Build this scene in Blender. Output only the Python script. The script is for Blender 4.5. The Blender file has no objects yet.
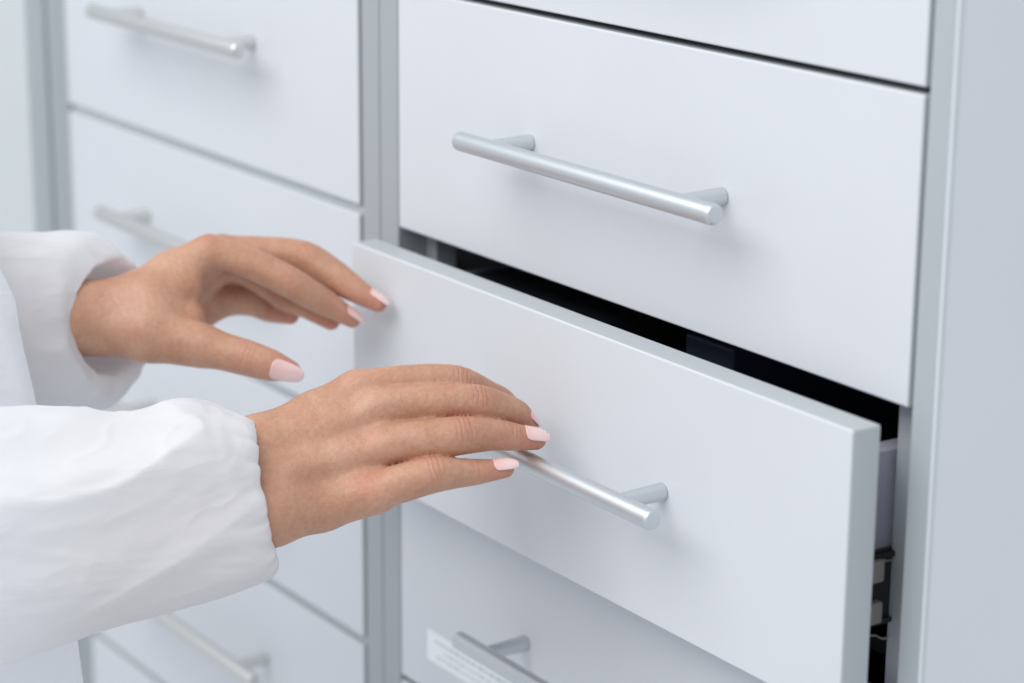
import bpy, math
import numpy as np
from mathutils import Vector, Matrix, noise

S = 0.45                                   # clear width of one drawer front, metres
sc = bpy.context.scene
col = sc.collection
rng = np.random.default_rng(7)

# ------------------------------------------------------------------ camera
CR = np.array([[0.565437, 0.226495, -0.793083], [0.824755, -0.146185, 0.546269], [0.00779, -0.96298, -0.269461]])                       # columns: right, down, forward
CC = np.array([1.209108, -0.748576, 0.17387])
cam_d = bpy.data.cameras.new('camera'); cam = bpy.data.objects.new('camera', cam_d); col.objects.link(cam)
m = Matrix.Identity(4)
for i in range(3):
    m[i][0] = CR[i][0]; m[i][1] = -CR[i][1]; m[i][2] = -CR[i][2]; m[i][3] = CC[i]
cam.matrix_world = m
cam_d.sensor_width = 36; cam_d.lens = 2353.59 * 36 / 1024
cam_d.clip_start = .01; cam_d.clip_end = 100
cam_d.dof.use_dof = True; cam_d.dof.focus_distance = 1.235; cam_d.dof.aperture_fstop = 5.0
sc.camera = cam

# ------------------------------------------------------------------ helpers
def tag(o, label=None, cat=None, group=None, kind=None):
    if label: o['label'] = label
    if cat: o['category'] = cat
    if group: o['group'] = group
    if kind: o['kind'] = kind
    return o
def empty(name, loc=(0, 0, 0), parent=None):
    o = bpy.data.objects.new(name, None); col.objects.link(o); o.location = loc; o.empty_display_size = .05
    if parent: o.parent = parent
    return o
def mesh_obj(name, verts, faces, mat, parent=None, smooth=True, loc=(0, 0, 0)):
    me = bpy.data.meshes.new(name)
    me.from_pydata([tuple(v) for v in verts], [], [tuple(int(i) for i in f) for f in faces])
    me.materials.append(mat)
    if smooth: me.polygons.foreach_set('use_smooth', [True] * len(me.polygons))
    me.update()
    o = bpy.data.objects.new(name, me); col.objects.link(o); o.location = loc
    if parent: o.parent = parent
    return o
class MB:
    def __init__(s): s.v = []; s.f = []
    def box(s, x0, x1, y0, y1, z0, z1):
        n = len(s.v)
        s.v += [(x, y, z) for z in (z0, z1) for y in (y0, y1) for x in (x0, x1)]
        s.f += [tuple(n + i for i in q) for q in ((0, 2, 3, 1), (4, 5, 7, 6), (0, 1, 5, 4), (2, 6, 7, 3), (0, 4, 6, 2), (1, 3, 7, 5))]
        return s
    def rod(s, a, b, prof, n=40):
        """lathe round the axis a-b; prof = (distance along, radius)"""
        a = Vector(a); b = Vector(b); d = (b - a).normalized()
        u = d.orthogonal().normalized(); w = d.cross(u); k = len(s.v)
        for t, r in prof:
            for i in range(n):
                c = 2 * math.pi * i / n
                s.v.append(tuple(a + d * t + (u * math.cos(c) + w * math.sin(c)) * r))
        for j in range(len(prof) - 1):
            for i in range(n):
                i2 = (i + 1) % n
                s.f.append((k + j * n + i, k + j * n + i2, k + (j + 1) * n + i2, k + (j + 1) * n + i))
        s.f.append(tuple(k + i for i in range(n))[::-1])
        s.f.append(tuple(k + (len(prof) - 1) * n + i for i in range(n)))
        return s
    def build(s, name, mat, parent=None, bevel=0, smooth=False, seg=3):
        o = mesh_obj(name, s.v, s.f, mat, parent, smooth)
        if bevel:
            b = o.modifiers.new('bevel', 'BEVEL'); b.width = bevel; b.segments = seg; b.limit_method = 'ANGLE'; b.angle_limit = math.radians(50)
            b.harden_normals = False
            o.data.polygons.foreach_set('use_smooth', [True] * len(o.data.polygons))
            w = o.modifiers.new('wn', 'WEIGHTED_NORMAL'); w.keep_sharp = False
        return o

# ------------------------------------------------------------------ materials
def mat(name, base, rough=.5, metal=0, spec=.5, bump=None, mottling=0, coat=0, scale=60):
    M = bpy.data.materials.new(name); M.use_nodes = True
    nt = M.node_tree; p = nt.nodes['Principled BSDF']
    p.inputs['Base Color'].default_value = (*base, 1); p.inputs['Roughness'].default_value = rough
    p.inputs['Metallic'].default_value = metal; p.inputs['Specular IOR Level'].default_value = spec
    p.inputs['Coat Weight'].default_value = coat
    tc = nt.nodes.new('ShaderNodeTexCoord')
    if mottling:
        n = nt.nodes.new('ShaderNodeTexNoise'); n.inputs['Scale'].default_value = 9; n.inputs['Detail'].default_value = 6
        nt.links.new(tc.outputs['Object'], n.inputs['Vector'])
        r = nt.nodes.new('ShaderNodeMapRange'); r.inputs[1].default_value = .3; r.inputs[2].default_value = .7
        r.inputs[3].default_value = rough - mottling; r.inputs[4].default_value = rough + mottling
        nt.links.new(n.outputs['Fac'], r.inputs[0]); nt.links.new(r.outputs[0], p.inputs['Roughness'])
        mx = nt.nodes.new('ShaderNodeMix'); mx.data_type = 'RGBA'
        mx.inputs[6].default_value = (*[c * .945 for c in base], 1); mx.inputs[7].default_value = (*base, 1)
        nt.links.new(n.outputs['Fac'], mx.inputs[0]); nt.links.new(mx.outputs[2], p.inputs['Base Color'])
    if bump:
        sx, sy, sz, st, dist = bump
        mp = nt.nodes.new('ShaderNodeMapping'); mp.inputs['Scale'].default_value = (sx, sy, sz)
        n = nt.nodes.new('ShaderNodeTexNoise'); n.inputs['Scale'].default_value = 1; n.inputs['Detail'].default_value = 4
        b = nt.nodes.new('ShaderNodeBump'); b.inputs['Strength'].default_value = st; b.inputs['Distance'].default_value = dist
        nt.links.new(tc.outputs['Object'], mp.inputs[0]); nt.links.new(mp.outputs[0], n.inputs['Vector'])
        nt.links.new(n.outputs['Fac'], b.inputs['Height']); nt.links.new(b.outputs[0], p.inputs['Normal'])
    return M
front_m = mat('white melamine', (.665, .688, .73), .45, spec=.4, mottling=.05, bump=(900, 900, 900, .12, .0002))
cream_m = mat('pale door laminate', (.60, .64, .66), .45, spec=.4, mottling=.05)
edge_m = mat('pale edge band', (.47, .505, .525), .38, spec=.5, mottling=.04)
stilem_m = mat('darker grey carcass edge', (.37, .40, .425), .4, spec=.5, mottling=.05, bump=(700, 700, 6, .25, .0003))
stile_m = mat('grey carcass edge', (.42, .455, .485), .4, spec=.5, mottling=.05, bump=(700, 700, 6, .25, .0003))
side_m = mat('grey side panel', (.76, .78, .825), .45, spec=.4, mottling=.05)
rail_m = mat('grey cross rail', (.5, .54, .57), .5)
dark_m = mat('cabinet interior shade', (.018, .02, .026), .6, spec=.3)  # near black: the shade inside the cabinet is put into the colour
box_m = mat('grey lacquered drawer box', (.42, .42, .50), .45, spec=.4)
boxd_m = mat('drawer inside shade', (.03, .034, .044), .45)  # shade of the drawer's inside and contents, put into the colour
alu_m = mat('satin aluminium', (.68, .71, .735), .46, metal=1, bump=(1500, 1500, 1500, .12, .0002), mottling=.03)
nickel_m = mat('brushed nickel', (.70, .71, .695), .42, metal=1)
slide_m = mat('black slide steel', (.02, .021, .022), .4, spec=.5)
clip_m = mat('beige plastic roller', (.33, .32, .28), .5)
wire_m = mat('bare spring wire', (.6, .58, .5), .35, metal=1)

def sticker_mat():
    M = bpy.data.materials.new('faded paper sticker'); M.use_nodes = True
    nt = M.node_tree; p = nt.nodes['Principled BSDF']
    p.inputs['Base Color'].default_value = (.86, .90, .92, 1); p.inputs['Roughness'].default_value = .45
    return M
sticker_m = sticker_mat()
ink_m = mat('faded grey print', (.50, .54, .57), .6)

def skin_mat():
    M = bpy.data.materials.new('skin'); M.use_nodes = True
    nt = M.node_tree; N = nt.nodes; L = nt.links; p = N['Principled BSDF']
    tc = N.new('ShaderNodeTexCoord')
    def attr(n):
        a = N.new('ShaderNodeAttribute'); a.attribute_name = n; return a
    def math_(op, a, b=None, c=None):
        x = N.new('ShaderNodeMath'); x.operation = op
        for i, v in enumerate((a, b, c)):
            if v is None: continue
            if isinstance(v, (int, float)): x.inputs[i].default_value = v
            else: L.new(v, x.inputs[i])
        return x.outputs[0]
    def noise_(s, d=4, rough=.5):
        n = N.new('ShaderNodeTexNoise'); n.inputs['Scale'].default_value = s; n.inputs['Detail'].default_value = d
        n.inputs['Roughness'].default_value = rough
        L.new(tc.outputs['Object'], n.inputs['Vector']); return n.outputs['Fac']
    # colour: tan, mottled, redder where the skin is thin (knuckles, finger ends)
    r1 = N.new('ShaderNodeValToRGB'); r1.color_ramp.elements[0].position = .35; r1.color_ramp.elements[1].position = .65
    r1.color_ramp.elements[0].color = (*SK0, 1); r1.color_ramp.elements[1].color = (*SK1, 1)
    L.new(noise_(55, 5), r1.inputs[0])
    mx = N.new('ShaderNodeMix'); mx.data_type = 'RGBA'; mx.inputs[7].default_value = (.55, .21, .15, 1)
    L.new(r1.outputs[0], mx.inputs[6])
    L.new(math_('MULTIPLY', attr('red').outputs['Fac'], .75), mx.inputs[0])
    bl = N.new('ShaderNodeMapRange'); bl.inputs[1].default_value = .45; bl.inputs[2].default_value = .72; bl.inputs[3].default_value = 0; bl.inputs[4].default_value = .25
    L.new(noise_(24, 3), bl.inputs[0])
    mb_ = N.new('ShaderNodeMix'); mb_.data_type = 'RGBA'; mb_.inputs[7].default_value = (.58, .27, .19, 1)
    L.new(bl.outputs[0], mb_.inputs[0]); L.new(mx.outputs[2], mb_.inputs[6]); mx = mb_
    # soft freckle-scale pattern
    mx2 = N.new('ShaderNodeMix'); mx2.data_type = 'RGBA'; mx2.blend_type = 'MULTIPLY'
    rr = N.new('ShaderNodeMapRange'); rr.inputs[1].default_value = .3; rr.inputs[2].default_value = .7; rr.inputs[3].default_value = .90; rr.inputs[4].default_value = 1.04
    L.new(noise_(420, 3), rr.inputs[0]); L.new(rr.outputs[0], mx2.inputs[7]); mx2.inputs[0].default_value = 1
    L.new(mx.outputs[2], mx2.inputs[6])
    # crease lines a bit darker
    ct = attr('crease_t').outputs['Fac']; cm = attr('crease_m').outputs['Fac']
    wob = math_('MULTIPLY', math_('SUBTRACT', noise_(230, 3), .5), 5.0)
    ph = math_('ADD', math_('MULTIPLY', ct, 2.35), wob)
    ln = math_('POWER', math_('ADD', math_('MULTIPLY', math_('SINE', ph), .5), .5), 3.5)
    line = math_('MULTIPLY', ln, cm)
    mx3 = N.new('ShaderNodeMix'); mx3.data_type = 'RGBA'; mx3.inputs[7].default_value = (.40, .17, .10, 1)
    L.new(math_('MULTIPLY', line, .13), mx3.inputs[0]); L.new(mx2.outputs[2], mx3.inputs[6])
    L.new(mx3.outputs[2], p.inputs['Base Color'])
    # bump: creases, fine skin cells, broad softness
    vo = N.new('ShaderNodeTexVoronoi'); vo.inputs['Scale'].default_value = 900; vo.feature = 'DISTANCE_TO_EDGE'
    mp = N.new('ShaderNodeMapping'); mp.inputs['Scale'].default_value = (1, 1, 1)
    wn = N.new('ShaderNodeTexNoise'); wn.inputs['Scale'].default_value = 300; L.new(tc.outputs['Object'], wn.inputs['Vector'])
    va = N.new('ShaderNodeVectorMath'); va.operation = 'MULTIPLY_ADD'; va.inputs[1].default_value = (.0018, .0018, .0018)
    L.new(wn.outputs['Color'], va.inputs[0]); L.new(tc.outputs['Object'], va.inputs[2]); L.new(va.outputs[0], vo.inputs['Vector'])
    h = math_('ADD', math_('MULTIPLY', vo.outputs['Distance'], .35), math_('MULTIPLY', noise_(330, 5, .65), .9))
    h = math_('ADD', h, math_('MULTIPLY', noise_(95, 3, .6), 1.6))
    h = math_('SUBTRACT', h, math_('MULTIPLY', line, .55))
    b = N.new('ShaderNodeBump'); b.inputs['Strength'].default_value = .75; b.inputs['Distance'].default_value = .0006
    L.new(h, b.inputs['Height']); L.new(b.outputs[0], p.inputs['Normal'])
    p.inputs['Roughness'].default_value = .43; p.inputs['Specular IOR Level'].default_value = .5
    p.inputs['Subsurface Weight'].default_value = .18
    p.inputs['Subsurface Radius'].default_value = (1.0, .35, .18); p.inputs['Subsurface Scale'].default_value = .006
    return M
SK0 = (.495, .255, .158); SK1 = (.575, .325, .217)
skin_m = skin_mat()
nail_m = mat('pale pink nail varnish', (.83, .62, .60), .2, spec=.5, coat=.6)
_n = nail_m.node_tree; _a = _n.nodes.new('ShaderNodeAttribute'); _a.attribute_name = 'along'
_r = _n.nodes.new('ShaderNodeValToRGB'); _r.color_ramp.elements[0].color = (.80, .51, .49, 1); _r.color_ramp.elements[1].color = (.86, .64, .63, 1)
_r.color_ramp.elements[0].position = .0; _r.color_ramp.elements[1].position = .75
_n.links.new(_a.outputs['Fac'], _r.inputs[0]); _n.links.new(_r.outputs[0], _n.nodes['Principled BSDF'].inputs['Base Color'])

def cloth_mat():
    M = bpy.data.materials.new('white nonwoven cloth'); M.use_nodes = True
    nt = M.node_tree; N = nt.nodes; L = nt.links; p = N['Principled BSDF']
    p.inputs['Base Color'].default_value = (.92, .94, .965, 1); p.inputs['Roughness'].default_value = .8
    p.inputs['Specular IOR Level'].default_value = .2; p.inputs['Sheen Weight'].default_value = .15
    tc = N.new('ShaderNodeTexCoord')
    n1 = N.new('ShaderNodeTexNoise'); n1.inputs['Scale'].default_value = 700; n1.inputs['Detail'].default_value = 3
    n2 = N.new('ShaderNodeTexNoise'); n2.inputs['Scale'].default_value = 28; n2.inputs['Detail'].default_value = 7; n2.inputs['Distortion'].default_value = .8
    for n in (n1, n2): L.new(tc.outputs['Object'], n.inputs['Vector'])
    b1 = N.new('ShaderNodeBump'); b1.inputs['Strength'].default_value = .15; b1.inputs['Distance'].default_value = .0004
    b2 = N.new('ShaderNodeBump'); b2.inputs['Strength'].default_value = .3; b2.inputs['Distance'].default_value = .002
    L.new(n1.outputs['Fac'], b1.inputs['Height']); L.new(n2.outputs['Fac'], b2.inputs['Height'])
    L.new(b2.outputs[0], b1.inputs['Normal']); L.new(b1.outputs[0], p.inputs['Normal'])
    # crumple lines: sharp ridges where a stretched noise crosses its middle
    mp = N.new('ShaderNodeMapping'); mp.inputs['Scale'].default_value = (1, .55, 1.3); mp.inputs['Rotation'].default_value = (.4, .7, .3)
    n3 = N.new('ShaderNodeTexNoise'); n3.inputs['Scale'].default_value = 17; n3.inputs['Detail'].default_value = 3; n3.inputs['Distortion'].default_value = .5
    L.new(tc.outputs['Object'], mp.inputs[0]); L.new(mp.outputs[0], n3.inputs['Vector'])
    m1 = N.new('ShaderNodeMath'); m1.operation = 'SUBTRACT'; m1.inputs[1].default_value = .5; L.new(n3.outputs['Fac'], m1.inputs[0])
    m2 = N.new('ShaderNodeMath'); m2.operation = 'ABSOLUTE'; L.new(m1.outputs[0], m2.inputs[0])
    m3 = N.new('ShaderNodeMath'); m3.operation = 'MULTIPLY'; m3.inputs[1].default_value = -1; L.new(m2.outputs[0], m3.inputs[0])
    b3 = N.new('ShaderNodeBump'); b3.inputs['Strength'].default_value = .6; b3.inputs['Distance'].default_value = .012
    L.new(m3.outputs[0], b3.inputs['Height']); L.new(b3.outputs[0], b2.inputs['Normal'])
    tr = N.new('ShaderNodeBsdfTranslucent'); tr.inputs['Color'].default_value = (.93, .93, .96, 1)
    mx = N.new('ShaderNodeMixShader'); mx.inputs[0].default_value = .38
    L.new(p.outputs[0], mx.inputs[1]); L.new(tr.outputs[0], mx.inputs[2]); L.new(mx.outputs[0], N['Material Output'].inputs['Surface'])
    return M
cloth_m = cloth_mat()

# ------------------------------------------------------------------ cabinets
HD = .0055            # handle bar radius
def make_handle(parent, x, z, yf, m_, so=.0305, half=.1148, post=.085):
    xb = x + .0014
    """T-bar: a bar on two posts standing 34 mm off the front"""
    ya = yf - so
    mb = MB(); e = .0024
    mb.rod((xb - half, ya, z), (xb + half, ya, z), [(e - e * math.cos(a_), HD - e + e * math.sin(a_)) for a_ in np.linspace(0, math.pi / 2, 7)] + [(2 * half - e + e * math.sin(a_), HD - e + e * math.cos(a_)) for a_ in np.linspace(0, math.pi / 2, 7)], 48)
    h = mb.build('handle', m_, parent, smooth=True)
    h.modifiers.new('es', 'EDGE_SPLIT').split_angle = math.radians(60)
    for s in (-1, 1):
        p = MB().rod((x + s * post - .0012, ya + HD * .55, z), (x + s * post - .0012, yf - .0004, z), [(0, .0042), (so - HD * .55 - .0004, .0048)], 32).build('post', m_, h, smooth=True)
        p.modifiers.new('es', 'EDGE_SPLIT').split_angle = math.radians(60)
    return h
def drawer(cab, x0, x1, z0, z1, yf, handle_z, hm, boxed=True):
    g = .0013; t = .0177
    d = MB().box(x0 + g, x1 - g, yf, yf + t, z0, z1).build('drawer', front_m, cab, bevel=.0014)
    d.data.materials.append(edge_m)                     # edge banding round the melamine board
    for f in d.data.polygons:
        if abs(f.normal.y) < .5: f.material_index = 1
    if boxed:
        bx0, bx1 = x0 + .014, x1 - .0285; zb, zt = z0 + .034, z1 - .0255; th = .012; D = .34; y0 = yf + t + .0006
        b = MB(); b.box(bx0, bx0 + th, y0, y0 + D, zb, zt); b.box(bx1 - th, bx1, y0, y0 + D, zb, zt)
        b.box(bx0 + th + .0004, bx1 - th - .0004, y0 + D - th, y0 + D, zb, zt - .004)
        b.build('drawer_box', box_m, d, bevel=.0008, seg=2)
        MB().box(bx0 + th + .0004, bx1 - th - .0004, y0, y0 + D - th - .0004, zb, zb + .008).build('drawer_bottom', boxd_m, d)
    make_handle(d, (x0 + x1) / 2 + (.0018 if boxed else 0), handle_z, yf, hm, .0305 if boxed else .027)
    return d

def carcass(cab, x0, x1, ztop, zbot, m_side, inner0, inner1, lip=0, name='side_panel'):
    """two side panels whose front edges show as the stiles, top, bottom, back"""
    D = .46
    for (a, b) in ((x0, inner0), (inner1, x1)):
        MB().box(a, b, .0012, D, zbot, ztop).build('side_panel', m_side[0 if a == x0 else 1], cab, bevel=.0009)
    MB().box(inner0 + .0005, inner1 - .0005, .002, D - .01, ztop - .018, ztop - .0005).build('top_panel', stile_m, cab)
    MB().box(inner0 + .0005, inner1 - .0005, .002, D - .01, zbot + .0005, zbot + .018).build('bottom_panel', stile_m, cab)
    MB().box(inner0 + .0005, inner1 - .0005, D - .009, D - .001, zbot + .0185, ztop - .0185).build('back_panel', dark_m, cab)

ZT = .335 * S + .0; P = .3345 * S; GAP = .0032
# --- right cabinet: drawers seen in the middle and right of the picture
cabR = empty('drawer_cabinet', (0, 0, 0))
tag(cabR, 'pale grey cabinet at right whose third drawer down is being pulled open', 'cabinet', 'drawer cabinets standing side by side')
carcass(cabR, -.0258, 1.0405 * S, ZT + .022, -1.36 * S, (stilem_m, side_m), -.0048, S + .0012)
MB().box(S + .0024, 1.0405 * S - .0022, -.0008, .0009, -1.36 * S, ZT + .022).build('edge_band', stile_m, cabR, bevel=.0006)
MB().box(1.0405 * S - .0018, 1.0405 * S + .0005, -.0014, .0011, -1.36 * S, ZT + .022).build('seam_highlight', mat('painted seam highlight', (.62, .66, .70), .4), cabR, bevel=.0006)  # pale strip painted as the highlight along the panel's bevelled edge
MB().box(S - .0258, S + .0008, .0187, .031, -1.33 * S, ZT).build('inner_lip', stile_m, cabR)
MB().box(-.0044, .0075, .0215, .036, -1.33 * S, ZT).build('inner_lip', stile_m, cabR)
MB().box(S - .0008, S + .0006, .0365, .45, -1.33 * S, ZT - .02).build('shade_lining', dark_m, cabR)  # dark sheet over the inner wall, its colour stands for shade
YC = -.0748 * S
rows = [(ZT, -.004 * S, 0), (-.004 * S, -.3395 * S, 0), (-.3435 * S, -.675 * S, YC), (-.676 * S, -1.0045 * S, 0), (-1.0045 * S, -1.338 * S, 0)]
hz = [.169 * S, -.1675 * S, -.504 * S, -.8415 * S, -1.17 * S]
dr = []
for i, (a, b, y) in enumerate(rows):
    d = drawer(cabR, -.0036, S, b + GAP / 2, a - GAP / 2, y, hz[i], alu_m)
    dr.append(d)
dr[2]['label'] = 'drawer pulled open with one hand resting on its handle'
dr[3]['label'] = 'closed drawer with a faded paper sticker, shaded by the open drawer above'
# shade-coloured shelf under each closed box, contents and slide of the open drawer
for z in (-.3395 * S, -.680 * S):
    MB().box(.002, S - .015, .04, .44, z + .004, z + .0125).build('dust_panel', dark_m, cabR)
MB().box(.03, .17, .03, .28, -.62 * S, -.395 * S).build('contents', boxd_m, dr[2], bevel=.002)
MB().box(.22, .262, .05, .20, -.62 * S, -.388 * S).build('contents', mat('dark navy carton', (.06, .07, .12), .4), dr[2], bevel=.002)
# slide with rollers at the right flank of the open drawer
sl = MB(); sx = S - .0285
sl.box(sx + .0004, sx + .003, YC + .024, .30, -.600 * S, -.515 * S)
sl.box(sx + .0034, sx + .0052, YC + .024, .30, -.524 * S, -.517 * S); sl.box(sx + .0034, sx + .0052, YC + .024, .30, -.600 * S, -.594 * S)
slide = sl.build('drawer_slide', slide_m, dr[2], bevel=.0005)
for zc in (-.534, -.582):
    MB().box(sx + .0034, sx + .0085, -.0005, .0095, zc * S - .0056, zc * S + .0056).build('roller', clip_m, slide, bevel=.0012)
for k, (z0, z1) in enumerate(((-.5165, -.526), (-.606, -.617))):
    pts = [(sx + .004 + .001 * math.sin(i * 1.3), -.012 + .0042 * i, (z0 + (z1 - z0) * i / 7) * S + .0012 * math.sin(i * 1.7)) for i in range(8)]
    vs, fs = [], []
    for i, p in enumerate(pts):
        for j in range(8): vs.append((p[0] + .0006 * math.cos(j * math.pi / 4), p[1], p[2] + .0006 * math.sin(j * math.pi / 4)))
    for i in range(7):
        for j in range(8): fs.append((i * 8 + j, i * 8 + (j + 1) % 8, (i + 1) * 8 + (j + 1) % 8, (i + 1) * 8 + j))
    mesh_obj('spring_wire', vs, fs, wire_m, slide)
# sticker with faded print on the fourth drawer
st = MB().box(.0672 * S, .305 * S, -.00035, -.0001, -.950 * S, -.9035 * S).build('paper_sticker', sticker_m, dr[3])
pr = MB(); r2 = np.random.default_rng(3)
for li, (z, h, xa, xb) in enumerate(((-.9165, .0052, .088, .285), (-.928, .0036, .112, .27), (-.9385, .0036, .092, .29))):
    x = xa
    while x < xb:
        w = r2.uniform(.006, .015); n_ = max(2, int(w / .003))
        for k in range(n_):
            hh = h * r2.uniform(.55, 1)
            pr.box((x + k * w / n_) * S, (x + (k + .72) * w / n_) * S, -.0005, -.0004, z * S - hh * S / 2, (z * S - hh * S / 2) + hh * S)
        x += w + .004
pr.build('printed_text', ink_m, st)

# --- middle cabinet (left part of the picture, out of focus)
cabM = empty('drawer_cabinet', (-1.093 * S, 0, 0))
tag(cabM, 'out of focus cabinet in the middle with a column of closed drawers behind the hands', 'cabinet', 'drawer cabinets standing side by side')
XL, XR = -1.099 * S, -.1075 * S
def local(o, e):                                # parent to an Empty that is not at the origin
    for c in list(o): c.location = Vector(c.location) - e.location
before = set(bpy.data.objects)
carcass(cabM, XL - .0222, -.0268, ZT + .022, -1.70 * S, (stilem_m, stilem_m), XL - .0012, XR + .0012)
P1 = [ZT * 1.12, -.3365 * S, -.6645 * S, -.993 * S, -1.318 * S, -1.65 * S]
for i in range(5):
    z1, z0 = P1[i], P1[i + 1]; g = .0088 if i < 4 else .006
    d = drawer(cabM, XL, XR, z0 + .0052, z1 - (.0005), 0, (-.132, -.467, -.797, -1.124, -1.45)[i] * S, nickel_m, boxed=False)
    MB().box(XL + .002, XR - .002, .0035, .025, z0 - .009, z0 + .012).build('cross_rail', rail_m, cabM)
for c in set(bpy.data.objects) - before:
    if c.parent == cabM: c.location = Vector(c.location) - cabM.location

# --- far left cabinet, a plain tall door
cabL = empty('door_cabinet', (-2.2 * S, 0, 0))
tag(cabL, 'tall pale cabinet with a plain closed door at the far left edge', 'cabinet')
before = set(bpy.data.objects)
x1 = XL - .0232
MB().box(-2.4 * S, x1, .0012, .46, -1.75 * S, ZT + .022).build('carcass', stile_m, cabL, bevel=.001)
MB().box(-2.38 * S, -1.182 * S, -.0177, .0006, -1.72 * S, ZT + .018).build('door', cream_m, cabL, bevel=.0015)
for c in set(bpy.data.objects) - before:
    if c.parent == cabL: c.location = Vector(c.location) - cabL.location

# ------------------------------------------------------------------ hands: a smooth distance field meshed by surface nets
def seg_d(P_, a, b, r1, r2):
    ba = b - a; L2 = float(ba @ ba) + 1e-12; pa = P_ - a
    h = np.clip((pa @ ba) / L2, 0, 1)
    return np.sqrt(((pa - h[..., None] * ba) ** 2).sum(-1)) - (r1 + (r2 - r1) * h)
def smin(a, b, k):
    h = np.maximum(k - np.abs(a - b), 0) / k
    return np.minimum(a, b) - h * h * h * k / 6
class Field:
    def __init__(s, lo, hi, h):
        s.lo = np.array(lo); s.h = h; s.n = np.ceil((np.array(hi) - s.lo) / h).astype(int) + 1
        ax = [s.lo[i] + h * np.arange(s.n[i]) for i in range(3)]
        s.G = np.stack(np.meshgrid(*ax, indexing='ij'), -1).astype(np.float32)
    def new(s): return np.full(s.n, .05, np.float32)
    def add(s, F, pts, radii, k):
        pts = np.asarray(pts, float); pad = max(radii) + .02
        for a, b, r1, r2 in zip(pts[:-1], pts[1:], radii[:-1], radii[1:]):
            lo = np.clip(((np.minimum(a, b) - pad - s.lo) / s.h).astype(int), 0, s.n); hi = np.clip(((np.maximum(a, b) + pad - s.lo) / s.h).astype(int) + 2, 0, s.n)
            if (hi <= lo).any(): continue
            sl_ = tuple(slice(x, y) for x, y in zip(lo, hi))
            d = seg_d(s.G[sl_].astype(float), a, b, r1, r2)
            F[sl_] = smin(F[sl_], d, k) if k > 1e-5 else np.minimum(F[sl_], d)
def surface_nets(F, lo, h):
    s = F < 0; n = np.array(F.shape); c = n - 1
    corners = [(i, j, k) for i in (0, 1) for j in (0, 1) for k in (0, 1)]
    cnt = sum(s[i:i + c[0], j:j + c[1], k:k + c[2]].astype(np.int8) for i, j, k in corners)
    mixed = (cnt > 0) & (cnt < 8); idx = -np.ones(mixed.shape, int); cells = np.argwhere(mixed); idx[mixed] = np.arange(len(cells))
    acc = np.zeros((len(cells), 3)); w = np.zeros(len(cells))
    for a in range(8):
        for b in range(a + 1, 8):
            ca, cb = np.array(corners[a]), np.array(corners[b])
            if abs(ca - cb).sum() != 1: continue
            fa = F[tuple((cells + ca).T)]; fb = F[tuple((cells + cb).T)]; cr = (fa < 0) != (fb < 0)
            t = np.where(cr, fa / np.where(cr, fa - fb, 1), 0)
            acc += np.where(cr[:, None], ca + (cb - ca) * t[:, None], 0); w += cr
    V = lo + h * (cells + acc / w[:, None])
    faces = []
    for ax in range(3):
        o1, o2 = (ax + 1) % 3, (ax + 2) % 3
        sl0 = [slice(1, -1)] * 3; sl1 = [slice(1, -1)] * 3; sl0[ax] = slice(0, -1); sl1[ax] = slice(1, None)
        A, Bq = s[tuple(sl0)], s[tuple(sl1)]
        for flip, M_ in ((False, A & ~Bq), (True, ~A & Bq)):
            e = np.argwhere(M_); base = e + 1; base[:, ax] = e[:, ax]
            def at(d1, d2):
                q = base.copy(); q[:, o1] -= d1; q[:, o2] -= d2; return idx[tuple(q.T)]
            q = np.stack([at(0, 0), at(1, 0), at(1, 1), at(0, 1)], 1)
            faces.append(q[:, ::-1] if flip else q)
    return V, np.concatenate(faces)
def crom(pts, rad, n=5):
    """smooth the centre line and radii through the joints"""
    P_ = np.array(pts, float); R_ = np.array(rad, float)
    P_ = np.vstack([2 * P_[0] - P_[1], P_, 2 * P_[-1] - P_[-2]]); R_ = np.concatenate([[R_[0]], R_, [R_[-1]]])
    o, r = [], []
    for i in range(1, len(P_) - 2):
        for t in np.arange(n) / n:
            f = lambda A: .5 * (2 * A[i] + (A[i + 1] - A[i - 1]) * t + (2 * A[i - 1] - 5 * A[i] + 4 * A[i + 1] - A[i + 2]) * t * t + (3 * A[i] - A[i - 1] - 3 * A[i + 1] + A[i + 2]) * t ** 3)
            o.append(f(P_)); r.append((1 - t) * R_[i] + t * R_[i + 1])
    return np.array(o + [P_[-2]]), np.array(r + [R_[-2]])

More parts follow.
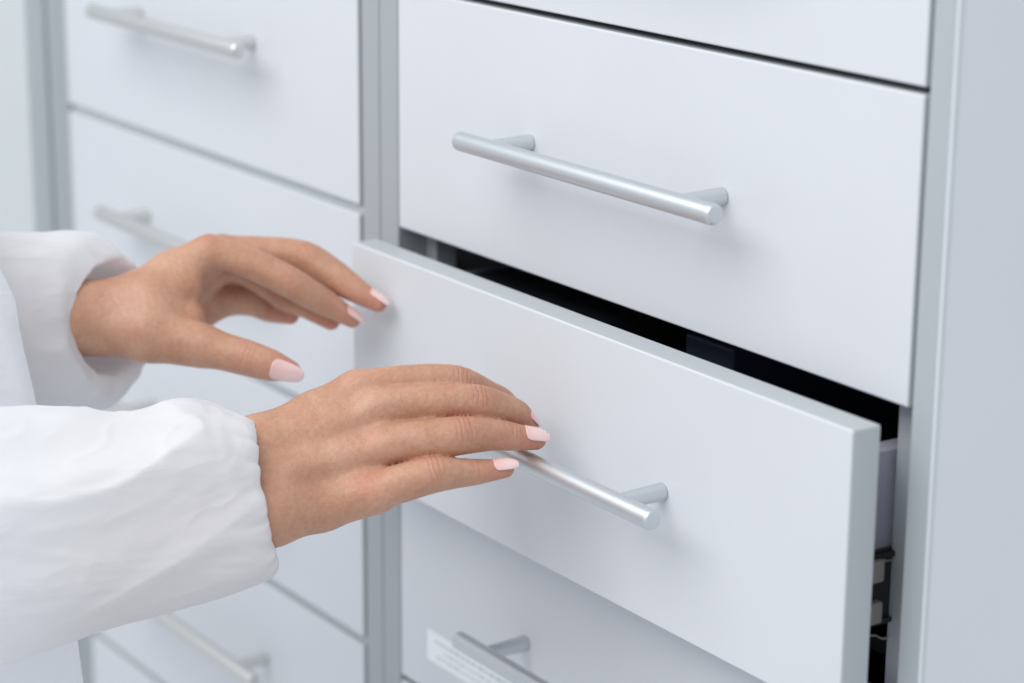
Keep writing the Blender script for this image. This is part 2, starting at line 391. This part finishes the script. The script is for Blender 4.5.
HANDS = [{"palm": [{"p": [[0.15002, -0.29792, -0.24874], [0.16583, -0.22591, -0.23092], [0.17007, -0.19376, -0.21535]], "r": [0.025, 0.02, 0.0175], "n": [0.56659, -0.40008, 1.23244], "creases": [], "k": 0.01}, {"p": [[0.15674, -0.30128, -0.25676], [0.18185, -0.23452, -0.24358], [0.19481, -0.20076, -0.23926]], "r": [0.025, 0.02, 0.016], "n": [0.56659, -0.40008, 1.23244], "creases": [], "k": 0.01}, {"p": [[0.17007, -0.19376, -0.21535], [0.17333, -0.16171, -0.20079], [0.18052, -0.13884, -0.18673]], "r": [0.017, 0.0123, 0.0095], "n": [0.56659, -0.40008, 1.23244], "creases": [], "k": 0.009000000000000001}, {"p": [[0.17007, -0.19376, -0.21535], [0.18273, -0.16357, -0.20624], [0.19546, -0.13562, -0.19446]], "r": [0.017, 0.0125, 0.0095], "n": [0.56659, -0.40008, 1.23244], "creases": [], "k": 0.009000000000000001}, {"p": [[0.18629, -0.19817, -0.2275], [0.19274, -0.16655, -0.21947], [0.20804, -0.13974, -0.21018]], "r": [0.017, 0.012, 0.009300000000000001], "n": [0.56659, -0.40008, 1.23244], "creases": [], "k": 0.009000000000000001}, {"p": [[0.19481, -0.20076, -0.23926], [0.19929, -0.17363, -0.23828], [0.21611, -0.14972, -0.23187]], "r": [0.016, 0.013300000000000001, 0.0108], "n": [0.56659, -0.40008, 1.23244], "creases": [], "k": 0.009000000000000001}, {"p": [[0.17007, -0.19376, -0.21535], [0.15896, -0.15624, -0.21789], [0.16596, -0.13415, -0.2086]], "r": [0.015, 0.014, 0.011], "n": [0.56659, -0.40008, 1.23244], "creases": [], "k": 0.01}, {"p": [[0.1977, -0.13274, -0.20264], [0.20672, -0.11352, -0.20135], [0.21154, -0.10092, -0.20113]], "r": [0.008, 0.006500000000000001, 0.005], "n": [0.56659, -0.40008, 1.23244], "creases": []}, {"p": [[0.19481, -0.20076, -0.23926], [0.17796, -0.16137, -0.2397], [0.18743, -0.13913, -0.22993]], "r": [0.014, 0.013000000000000001, 0.01], "n": [0.56659, -0.40008, 1.23244], "creases": [], "k": 0.01}], "fingers": [{"p": [[0.17837, -0.14249, -0.18778], [0.18165, -0.13826, -0.18516], [0.19338, -0.11442, -0.1825], [0.20248, -0.09124, -0.18453], [0.20257, -0.07071, -0.19514], [0.2018, -0.06036, -0.20159], [0.20218, -0.05329, -0.21065]], "r": [0.0092, 0.0086, 0.0081, 0.008400000000000001, 0.007200000000000001, 0.007, 0.006], "n": [0.35356, -0.2509, 0.90008], "creases": [[3, 5, 1], [5, 3, 0.6]]}, {"p": [[0.19308, -0.13909, -0.1945], [0.19705, -0.13411, -0.19238], [0.20827, -0.11011, -0.19158], [0.2174, -0.08833, -0.19287], [0.21844, -0.07169, -0.1993], [0.21862, -0.0627, -0.20386], [0.21872, -0.05485, -0.21054]], "r": [0.0096, 0.0096, 0.0095, 0.0094, 0.008400000000000001, 0.0076, 0.0054], "n": [0.35356, -0.2509, 0.90008], "creases": [[3, 5.5, 1], [5, 3.4, 0.7]], "nail": {"n": [0.36749, 0.65165, 0.61058], "L": 0.013, "s0": 0.0075, "arc": 52}}, {"p": [[0.20592, -0.14334, -0.21121], [0.20998, -0.13848, -0.2096], [0.21957, -0.12169, -0.20749], [0.22728, -0.10426, -0.20601], [0.22895, -0.08642, -0.20815], [0.23123, -0.07517, -0.21062], [0.23519, -0.06174, -0.2136]], "r": [0.009800000000000001, 0.010400000000000001, 0.0108, 0.010199999999999999, 0.0086, 0.0076, 0.0056], "n": [0.35356, -0.2509, 0.90008], "creases": [[3, 6, 1], [5, 3.4, 0.8]], "nail": {"n": [0.39533, -0.09803, 0.93862], "L": 0.015, "s0": 0.0082, "arc": 60}}, {"p": [[0.21375, -0.15434, -0.23058], [0.21808, -0.14969, -0.2302], [0.22564, -0.13848, -0.22602], [0.23217, -0.12543, -0.22248], [0.23481, -0.11102, -0.22332], [0.23655, -0.10153, -0.22404], [0.24188, -0.08617, -0.22344]], "r": [0.01, 0.010199999999999999, 0.0101, 0.0096, 0.0078, 0.006900000000000001, 0.005], "n": [0.39661, -0.28006, 0.86271], "creases": [[3, 5, 1], [5, 3, 0.8]], "nail": {"n": [0.32293, -0.16958, 0.93245], "L": 0.014, "s0": 0.0068, "arc": 60}}, {"p": [[0.15774, -0.16183, -0.22568], [0.15105, -0.12541, -0.21749], [0.15432, -0.09663, -0.217], [0.16395, -0.07661, -0.21963], [0.17346, -0.06432, -0.22271]], "r": [0.013000000000000001, 0.0105, 0.0094, 0.008400000000000001, 0.006500000000000001], "n": [-0.79308, 0.54627, -0.26946], "creases": [], "k": 0.009000000000000001}], "dents": [{"p": [0.19432, -0.15074, -0.18837], "a": 0.0015, "s": 0.007}, {"p": [0.21055, -0.15089, -0.19932], "a": 0.0016, "s": 0.007}, {"p": [0.22153, -0.15648, -0.21701], "a": 0.0016, "s": 0.007}, {"p": [0.18836, -0.1636, -0.19321], "a": 0.0008, "s": 0.006}, {"p": [0.19912, -0.17007, -0.20829], "a": 0.0009000000000000001, "s": 0.007}, {"p": [0.20818, -0.17555, -0.2238], "a": 0.0009000000000000001, "s": 0.007}, {"p": [0.22392, -0.16215, -0.22069], "a": 0.0007, "s": 0.003}], "reds": [{"p": [0.22142, -0.15886, -0.22149], "a": 0.75, "s": 0.009000000000000001}, {"p": [0.18545, -0.14534, -0.17729], "a": 0.3, "s": 0.009000000000000001}, {"p": [0.20868, -0.15103, -0.20525], "a": 0.3, "s": 0.008}]}, {"palm": [{"p": [[-0.03952, -0.30166, -0.18091], [-0.03409, -0.23807, -0.18672], [-0.0202, -0.20166, -0.18348]], "r": [0.028, 0.023, 0.02], "n": [0.56659, -0.40008, 1.23244], "creases": [], "k": 0.01}, {"p": [[-0.05765, -0.29536, -0.189], [-0.05182, -0.23091, -0.19427], [-0.03914, -0.19198, -0.18978]], "r": [0.028, 0.023, 0.019], "n": [0.56659, -0.40008, 1.23244], "creases": [], "k": 0.01}, {"p": [[-0.02147, -0.19981, -0.18343], [-0.01599, -0.17795, -0.17749], [-0.00866, -0.15258, -0.16248], [-0.00105, -0.13188, -0.15034]], "r": [0.019, 0.014199999999999999, 0.0126, 0.010199999999999999], "n": [0.56659, -0.40008, 1.23244], "creases": [], "k": 0.009000000000000001}, {"p": [[-0.03246, -0.19364, -0.18681], [-0.02938, -0.16724, -0.18319], [-0.02332, -0.1402, -0.16846], [-0.01497, -0.11747, -0.1544]], "r": [0.018000000000000002, 0.014, 0.012, 0.009800000000000001], "n": [0.56659, -0.40008, 1.23244], "creases": [], "k": 0.009000000000000001}, {"p": [[-0.04089, -0.18998, -0.1917], [-0.03977, -0.1559, -0.18897], [-0.03532, -0.12911, -0.17746], [-0.02898, -0.10637, -0.16487]], "r": [0.017, 0.014, 0.012, 0.0095], "n": [0.56659, -0.40008, 1.23244], "creases": [], "k": 0.009000000000000001}, {"p": [[-0.0451, -0.18815, -0.19415], [-0.04499, -0.15044, -0.19966], [-0.04143, -0.12528, -0.19624], [-0.04087, -0.11187, -0.19299]], "r": [0.016, 0.014, 0.0125, 0.011], "n": [0.56659, -0.40008, 1.23244], "creases": [], "k": 0.009000000000000001}, {"p": [[-0.0187, -0.19744, -0.18677], [0.00936, -0.17661, -0.19003], [0.03077, -0.15551, -0.19541]], "r": [0.017, 0.0155, 0.0116], "n": [0.56659, -0.40008, 1.23244], "creases": [], "k": 0.009000000000000001}, {"p": [[-0.01831, -0.19179, -0.18389], [-0.00341, -0.16986, -0.17586], [0.00191, -0.15024, -0.16659]], "r": [0.017, 0.0155, 0.012], "n": [0.56659, -0.40008, 1.23244], "creases": [], "k": 0.01}, {"p": [[-0.01765, -0.18908, -0.18776], [0.00198, -0.16958, -0.18374], [0.0111, -0.15287, -0.18411]], "r": [0.017, 0.0155, 0.0095], "n": [0.56659, -0.40008, 1.23244], "creases": [], "k": 0.01}], "fingers": [{"p": [[-0.00131, -0.1351, -0.15239], [0.00142, -0.12986, -0.1498], [0.01391, -0.11286, -0.15581], [0.02644, -0.09592, -0.16576], [0.03162, -0.08215, -0.17538], [0.03357, -0.07315, -0.18142], [0.03861, -0.05837, -0.19227]], "r": [0.01, 0.009800000000000001, 0.009300000000000001, 0.009300000000000001, 0.0085, 0.0079, 0.0053], "n": [0.23811, -0.29329, 0.93128], "creases": [[3, 4.5, 0.5], [5, 3, 0.4]], "nail": {"n": [0.44807, 0.4381, 0.68272], "L": 0.014, "s0": 0.0072, "arc": 58}}, {"p": [[-0.01645, -0.12077, -0.15672], [-0.01294, -0.11452, -0.15437], [-0.00276, -0.09307, -0.15569], [0.01077, -0.07475, -0.1584], [0.02326, -0.06282, -0.16724], [0.03271, -0.05603, -0.17386], [0.04611, -0.04473, -0.18299]], "r": [0.0096, 0.0096, 0.009800000000000001, 0.010199999999999999, 0.009300000000000001, 0.0083, 0.0053], "n": [0.23811, -0.29329, 0.93128], "creases": [[3, 4.5, 0.5], [5, 3, 0.4]], "nail": {"n": [0.37899, 0.46062, 0.74613], "L": 0.014, "s0": 0.0072, "arc": 58}}, {"p": [[-0.02953, -0.1089, -0.16839], [-0.02656, -0.10228, -0.1674], [-0.02107, -0.0863, -0.17715], [-0.01314, -0.07566, -0.18634], [7e-05, -0.06926, -0.18999], [0.00937, -0.06628, -0.19274], [0.02006, -0.0621, -0.19718]], "r": [0.0094, 0.0092, 0.009000000000000001, 0.009000000000000001, 0.008199999999999999, 0.007200000000000001, 0.0056], "n": [0.23811, -0.29329, 0.93128], "creases": []}, {"p": [[-0.03932, -0.1153, -0.18964], [-0.0381, -0.10639, -0.19], [-0.03548, -0.09542, -0.19034], [-0.03295, -0.08577, -0.19304], [-0.02883, -0.07837, -0.19763], [-0.02221, -0.07645, -0.19834], [-0.01171, -0.07254, -0.19908]], "r": [0.012, 0.0114, 0.0106, 0.0096, 0.008400000000000001, 0.0074, 0.0058], "n": [0.23811, -0.29329, 0.93128], "creases": []}, {"p": [[0.02285, -0.16426, -0.19354], [0.03242, -0.15508, -0.19568], [0.04242, -0.14554, -0.19836], [0.05318, -0.13516, -0.20157], [0.06046, -0.12619, -0.2048], [0.0669, -0.11674, -0.20832]], "r": [0.012199999999999999, 0.0116, 0.0108, 0.0103, 0.0092, 0.006200000000000001], "n": [0.49857, -0.3493, 0.79336], "creases": [[3, 5, 0.7]], "k": 0.009000000000000001, "nail": {"n": [0.89037, -0.46561, 0.07241], "L": 0.0195, "s0": 0.011, "arc": 46, "r": 0.0062}}], "dents": [{"p": [0.00968, -0.13345, -0.17026], "a": 0.0035, "s": 0.009000000000000001}], "reds": [{"p": [0.01977, -0.14582, -0.16936], "a": 0.35, "s": 0.012}, {"p": [0.00293, -0.13165, -0.13933], "a": 0.3, "s": 0.009000000000000001}]}]
allV, allF, allA = [], [], []; nails = []; voff = 0
for H in HANDS:
    pts = np.array([p for ch in H['palm'] + H['fingers'] for p in ch['p']])
    F = Field(pts.min(0) - .03, pts.max(0) + .03, .001)
    palm = F.new()
    for ch in H['palm']: F.add(palm, ch['p'], ch['r'], ch.get('k', .008))
    tot = palm.copy(); tips = []
    for ch in H['fingers']:
        P_, R_ = crom(ch['p'], ch['r']); f = F.new(); F.add(f, P_, R_, .0005)
        f = smin(palm, f, ch.get('k', .006)); tot = smin(tot, f, .0020)
        tips.append((P_, R_, ch))
    for c in H.get('dents', []):
        d = np.sqrt(((F.G - np.array(c['p'])) ** 2).sum(-1)); tot += c['a'] * np.exp(-(d / c['s']) ** 2)
    V, Q = surface_nets(tot, F.lo, F.h)
    # relax
    E_ = np.concatenate([Q[:, [0, 1]], Q[:, [1, 2]], Q[:, [2, 3]], Q[:, [3, 0]]])
    deg = np.bincount(E_[:, 0], minlength=len(V)) + np.bincount(E_[:, 1], minlength=len(V))
    for it in range(6):
        acc = np.zeros_like(V)
        for k in range(3): acc[:, k] = np.bincount(E_[:, 0], V[E_[:, 1], k], len(V)) + np.bincount(E_[:, 1], V[E_[:, 0], k], len(V))
        V = V + (.5 if it % 2 == 0 else -.3) * (acc / deg[:, None] - V)
    cm = np.zeros(len(V)); ct = np.zeros(len(V)); red = np.zeros(len(V))
    for P_, R_, ch in tips:
        J = np.array(ch['p']); nrm = np.array(ch['n'], float)
        for ji, wdt, amp in ch['creases']:
            c = J[ji]; a = J[min(ji + 1, len(J) - 1)] - J[ji - 1]; a /= np.linalg.norm(a); n_ = nrm - a * (nrm @ a); n_ /= np.linalg.norm(n_)
            rel = V - c; t = rel @ a * 1000; lat = rel - np.outer(rel @ a, a); dist = np.linalg.norm(lat, axis=1); up = (lat @ n_) / np.maximum(dist, 1e-6)
            r = ch['r'][ji]
            near = np.clip((r * 1.5 - dist) / (r * .3), 0, 1)
            mk = amp * np.exp(-(t / wdt) ** 2) * np.clip((up - .1) / .5, 0, 1) * near
            ct = np.where(mk > cm, t, ct); cm = np.maximum(cm, mk)
            red = np.maximum(red, .32 * np.exp(-(t / (wdt * 1.5)) ** 2) * np.clip((up + .3) / .8, 0, 1) * near)
        c = J[-1]; d = np.linalg.norm(V - c, axis=1); red = np.maximum(red, .95 * np.exp(-(d / .014) ** 2))
        if 'nail' in ch: nails.append((H, ch))
    for c in H.get('reds', []):
        d = np.linalg.norm(V - np.array(c['p']), axis=1); red = np.maximum(red, c['a'] * np.exp(-(d / c['s']) ** 2))
    allV.append(V); allF.append(Q + voff); voff += len(V); allA.append((cm, ct, red))
V = np.concatenate(allV); Q = np.concatenate(allF)

person = empty('person', (0.01109, -0.40827, -0.54599))
tag(person, 'person in loose white coat, both hands reaching in from the left to open the drawer', 'person')
body = mesh_obj('body', V, Q, skin_m); body.parent = person; body.location = -person.location
for nm, i in (('crease_m', 0), ('crease_t', 1), ('red', 2)):
    at_ = body.data.attributes.new(nm, 'FLOAT', 'POINT'); at_.data.foreach_set('value', np.concatenate([a[i] for a in allA]).astype(np.float32))

for H, ch in nails:
    J = np.array(ch['p']); nl = ch['nail']
    a = J[-1] - J[-2]; a /= np.linalg.norm(a); n_ = np.array(nl['n'], float); n_ -= a * (n_ @ a); n_ /= np.linalg.norm(n_); lt = np.cross(a, n_)
    r0 = nl.get('r', ch['r'][-1]); Ln = nl['L']; ang = math.radians(nl.get('arc', 58)); st_ = nl['s0']
    tip = J[-1]; base = tip - a * st_
    rb = r0 + (ch['r'][-2] - ch['r'][-1]) * min(1, st_ / np.linalg.norm(J[-1] - J[-2]))
    vs, fs = [], []; NU, NW = 22, 17
    for layer in (0, 1):
        for i in range(NU):
            u = i / (NU - 1)
            wid = 1.0
            if u > .72: wid = max(0, 1 - ((u - .72) / .28) ** 3) ** .5 * .62 + .38
            if u < .22: wid = .45 + .55 * math.sqrt(max(0, 1 - ((.22 - u) / .22) ** 2))
            for j in range(NW):
                w_ = (j / (NW - 1) * 2 - 1); ph = w_ * ang * wid
                R0 = rb + (r0 * .97 - rb) * u + nl.get('h', .00015)
                crown = -.0014 * max(0, u - .45) ** 2 / .3
                bow = .00025 * math.sin(math.pi * u)
                off = R0 + crown + bow - (.0005 if layer else 0)
                flat = .86            # nails are flatter than the finger
                x = off * math.sin(ph); z = off * (math.cos(ph) * flat + (1 - flat))
                vs.append(base + a * Ln * u + lt * x + n_ * z)
    for layer in (0, 1):
        for i in range(NU - 1):
            for j in range(NW - 1):
                q = [layer * NU * NW + i * NW + j, layer * NU * NW + i * NW + j + 1, layer * NU * NW + (i + 1) * NW + j + 1, layer * NU * NW + (i + 1) * NW + j]
                fs.append(q if layer else q[::-1])
    K = NU * NW
    rim = [j for j in range(NW)] + [i * NW + NW - 1 for i in range(1, NU)] + [(NU - 1) * NW + j for j in range(NW - 2, -1, -1)] + [i * NW for i in range(NU - 2, 0, -1)]
    for p0, p1 in zip(rim, rim[1:] + rim[:1]): fs.append([p0, p1, K + p1, K + p0])
    no = mesh_obj('fingernail', vs, fs, nail_m, body)
    at_ = no.data.attributes.new('along', 'FLOAT', 'POINT'); at_.data.foreach_set('value', [(i // NW % NU) / (NU - 1) for i in range(len(vs))])

# ------------------------------------------------------------------ coat
def noise3(x, y, z): return noise.noise(Vector((x, y, z)))
def sleeve(name, stations, gather, seed, fold_fn, parent, scal=1.0, nth=220, nsub=200):
    """stations: centre, up axis*a, side axis*b (both vectors, metres), slack; lofted smoothly and then creased"""
    C_ = np.array([s[0] for s in stations]); U_ = np.array([s[1] for s in stations]); W_ = np.array([s[2] for s in stations]); A_ = np.array([s[3] for s in stations], float)
    par = np.array([s[4] for s in stations], float)
    n = len(stations); ts = np.linspace(0, n - 1, nsub)
    def cr(A, t):
        i = min(int(t), n - 2); f = t - i; g = lambda k: A[min(max(k, 0), n - 1)]
        return .5 * (2 * g(i) + (g(i + 1) - g(i - 1)) * f + (2 * g(i - 1) - 5 * g(i) + 4 * g(i + 1) - g(i + 2)) * f * f + (3 * g(i) - g(i - 1) - 3 * g(i + 1) + g(i + 2)) * f ** 3)
    vs = []
    for t in ts:
        c, u, w, sl_, pr_ = cr(C_, t), cr(U_, t), cr(W_, t), cr(A_, t), cr(par, t)
        ru, rw = np.linalg.norm(u), np.linalg.norm(w); mean = (ru + rw) / 2
        for k in range(nth):
            th = 2 * math.pi * k / nth; cs, sn = math.cos(th), math.sin(th)
            d = fold_fn(pr_, th, cs, sn, seed) * sl_
            e = u * cs + w * sn; el = np.linalg.norm(e)
            # gathers radiating from the elastic
            gx = gather * math.exp(-(pr_ / .016) ** 2) if pr_ > -.5 else 0
            gg = (noise3(cs * 3.4 + seed, sn * 3.4, pr_ * 12) + .55 * noise3(cs * 8.5, sn * 8.5 + seed, pr_ * 12)) * gx
            vs.append(c + e * (1 + (d + gg) / max(el, .01)) + np.cross(u, w) / (ru * rw) * gg * (.35 if pr_ >= -.001 else 0) * scal)
    fs = []
    for i in range(nsub - 1):
        for k in range(nth):
            k2 = (k + 1) % nth; fs.append((i * nth + k, i * nth + k2, (i + 1) * nth + k2, (i + 1) * nth + k))
    o = mesh_obj(name, vs, fs, cloth_m, parent)
    return o
def folds(s, th, cs, sn, seed):
    """soft diagonal drape folds with a few sharp creases; s = metres from the cuff"""
    x = s * 7.5
    a = noise3(x * 1.0 + cs * .9 + seed, sn * 1.2, cs * 1.2 - x * .3) * .0085
    rdg = 1 - abs(noise3(x * 1.3 + sn * 1.1, cs * 1.5 + seed * 2, sn * 1.5 + x * .5)) * 2
    b = max(0, rdg - .5) ** 1.7 * .0085
    rdg2 = 1 - abs(noise3(x * 2.6 - cs * 1.8 + 9, cs * 2.4 + seed, sn * 2.4)) * 2
    c = max(0, rdg2 - .72) ** 1.3 * .0035
    d = noise3(x * 5, cs * 4 + seed, sn * 4) * .0007
    return a + b + c + d
SL = [{"gather": 0.006, "seed": 1.3, "st": [[[0.17726, -0.2174, -0.23249], [-0.00688, 0.00283, 0.02599], [0.02029, -0.01108, 0.00645], 0.0, -0.02], [[0.1807, -0.19987, -0.22935], [-0.00912, 0.00146, 0.02982], [0.02114, -0.01154, 0.00672], 0.05, 0.0], [[0.18217, -0.19773, -0.22933], [-0.01024, 0.00103, 0.03222], [0.02367, -0.01292, 0.00753], 0.15, 0.004], [[0.18319, -0.19891, -0.231], [-0.01368, -0.00138, 0.03749], [0.02874, -0.01569, 0.00914], 0.3, 0.01], [[0.18074, -0.20465, -0.23172], [-0.01643, -0.003, 0.04228], [0.03297, -0.018, 0.01049], 0.5, 0.018], [[0.17738, -0.21339, -0.23213], [-0.01684, -0.00169, 0.04614], [0.03635, -0.01984, 0.01156], 0.8, 0.028], [[0.17225, -0.23214, -0.23276], [-0.015, 0.00338, 0.051], [0.03889, -0.02123, 0.01237], 1, 0.05], [[0.16309, -0.26469, -0.23839], [-0.01223, 0.00789, 0.052], [0.04227, -0.02307, 0.01344], 1, 0.085], [[0.15352, -0.2992, -0.24307], [-0.01037, 0.01395, 0.05879], [0.04362, -0.03004, 0.01482], 1, 0.125], [[0.14376, -0.33818, -0.24513], [-0.01156, 0.01555, 0.06554], [0.04759, -0.03278, 0.01617], 1, 0.17], [[0.13278, -0.38599, -0.24664], [-0.01585, 0.01023, 0.06741], [0.04917, -0.03387, 0.01671], 1, 0.22], [[0.11245, -0.48285, -0.25329], [-0.01631, 0.01053, 0.06933], [0.05234, -0.03605, 0.01778], 1, 0.33]]}, {"gather": 0.0015, "seed": 6.1, "st": [[[-0.04111, -0.21647, -0.18909], [-0.00654, 0.00618, 0.03179], [0.01632, -0.02522, 0.00767], 0.1, -0.03], [[-0.02745, -0.19599, -0.18777], [-0.00644, 0.00609, 0.03131], [0.01461, -0.02744, 0.0076], 0.1, -0.006], [[-0.02175, -0.18711, -0.18655], [-0.00664, 0.00628, 0.03227], [0.01436, -0.02979, 0.0079], 0.1, 0.0], [[-0.02095, -0.18623, -0.18711], [-0.00883, 0.0057, 0.03756], [0.01647, -0.03417, 0.00906], 0.3, 0.006], [[-0.02337, -0.19147, -0.18689], [-0.01359, 0.00306, 0.04619], [0.02263, -0.03498, 0.01063], 0.4, 0.016], [[-0.02743, -0.20363, -0.18846], [-0.01486, 0.00334, 0.05052], [0.02747, -0.03497, 0.01177], 0.5, 0.03], [[-0.03659, -0.22778, -0.18821], [-0.01178, 0.0076, 0.05007], [0.03664, -0.03128, 0.01337], 0.7, 0.055], [[-0.04949, -0.26846, -0.18815], [-0.01246, 0.00804, 0.05296], [0.04362, -0.03004, 0.01482], 1, 0.095], [[-0.06629, -0.32772, -0.19206], [-0.01359, 0.00877, 0.05778], [0.04759, -0.03278, 0.01617], 1, 0.16], [[-0.08942, -0.43877, -0.20066], [-0.01495, 0.00965, 0.06356], [0.05234, -0.03605, 0.01778], 1, 0.28]]}]
coat = None
def ringfn(st): return st
# the coat body: a wide skirted tube standing left of the frame
TOR = [[[-0.16255, -0.4788, -0.02948], [0.038, 0.05876, 0.00729], [0.04759, -0.03278, 0.01617]], [[-0.08855, -0.41698, -0.08482], [0.08142, 0.12591, 0.01561], [0.07931, -0.05463, 0.02695]], [[-0.04482, -0.41172, -0.16575], [0.08956, 0.1385, 0.01717], [0.08327, -0.05736, 0.02829]], [[-0.01123, -0.41157, -0.26434], [0.08956, 0.1385, 0.01717], [0.08327, -0.05736, 0.02829]], [[0.0071, -0.4157, -0.32664], [0.09336, 0.14437, 0.0179], [0.08724, -0.06009, 0.02964]], [[0.0236, -0.42249, -0.38897], [0.09499, 0.14689, 0.01822], [0.0912, -0.06282, 0.03099]], [[0.05293, -0.44143, -0.51368], [0.10042, 0.15528, 0.01926], [0.1031, -0.07101, 0.03503]]]
nT = 140; vs = []; fs = []
TC = np.array([t[0] for t in TOR]); TU = np.array([t[1] for t in TOR]); TW = np.array([t[2] for t in TOR])
nS = 90
for i in range(nS):
    t = i / (nS - 1) * (len(TOR) - 1); j = min(int(t), len(TOR) - 2); f = t - j; f = f * f * (3 - 2 * f) * .4 + f * .6
    c = TC[j] * (1 - f) + TC[j + 1] * f; u = TU[j] * (1 - f) + TU[j + 1] * f; w = TW[j] * (1 - f) + TW[j + 1] * f
    for k in range(nT):
        th = 2 * math.pi * k / nT; cs, sn = math.cos(th), math.sin(th)
        e = u * cs + w * sn
        d = .006 * noise3(cs * 3, sn * 3, i * .03) + .002 * noise3(cs * 8, sn * 8, i * .12)
        vs.append(c + e * (1 + d / .13))
for i in range(nS - 1):
    for k in range(nT): fs.append((i * nT + k, i * nT + (k + 1) % nT, (i + 1) * nT + (k + 1) % nT, (i + 1) * nT + k))
coat = mesh_obj('coat', vs, fs, cloth_m); coat.parent = person; coat.location = -person.location
for s_ in SL:
    sleeve('sleeve', s_['st'], s_['gather'], s_['seed'], folds, coat)

# ------------------------------------------------------------------ light
w = bpy.data.worlds.new('World'); sc.world = w; w.use_nodes = True
bg = w.node_tree.nodes['Background']; bg.inputs[0].default_value = (.90, .945, 1, 1); bg.inputs[1].default_value = .74
def area(name, loc, target, size, power, color=(1, 1, 1), sy=None):
    l = bpy.data.lights.new(name, 'AREA'); l.energy = power; l.color = color; l.shape = 'RECTANGLE'; l.size = size; l.size_y = sy or size
    o = bpy.data.objects.new(name, l); col.objects.link(o); o.location = loc
    o.rotation_euler = (Vector(target) - Vector(loc)).to_track_quat('-Z', 'Y').to_euler(); return o
area('ceiling_light', (.35, -1.5, 1.55), (.25, 0, -.2), 2.4, 39, (1, .985, .96), 1.5)
area('ceiling_light', (-1.1, -1.4, 1.5), (-.1, 0, -.3), 1.8, 8, (.96, .99, 1), 1.4)
sc.view_settings.view_transform = 'Standard'; sc.view_settings.look = 'None'
sc.view_settings.exposure = 0
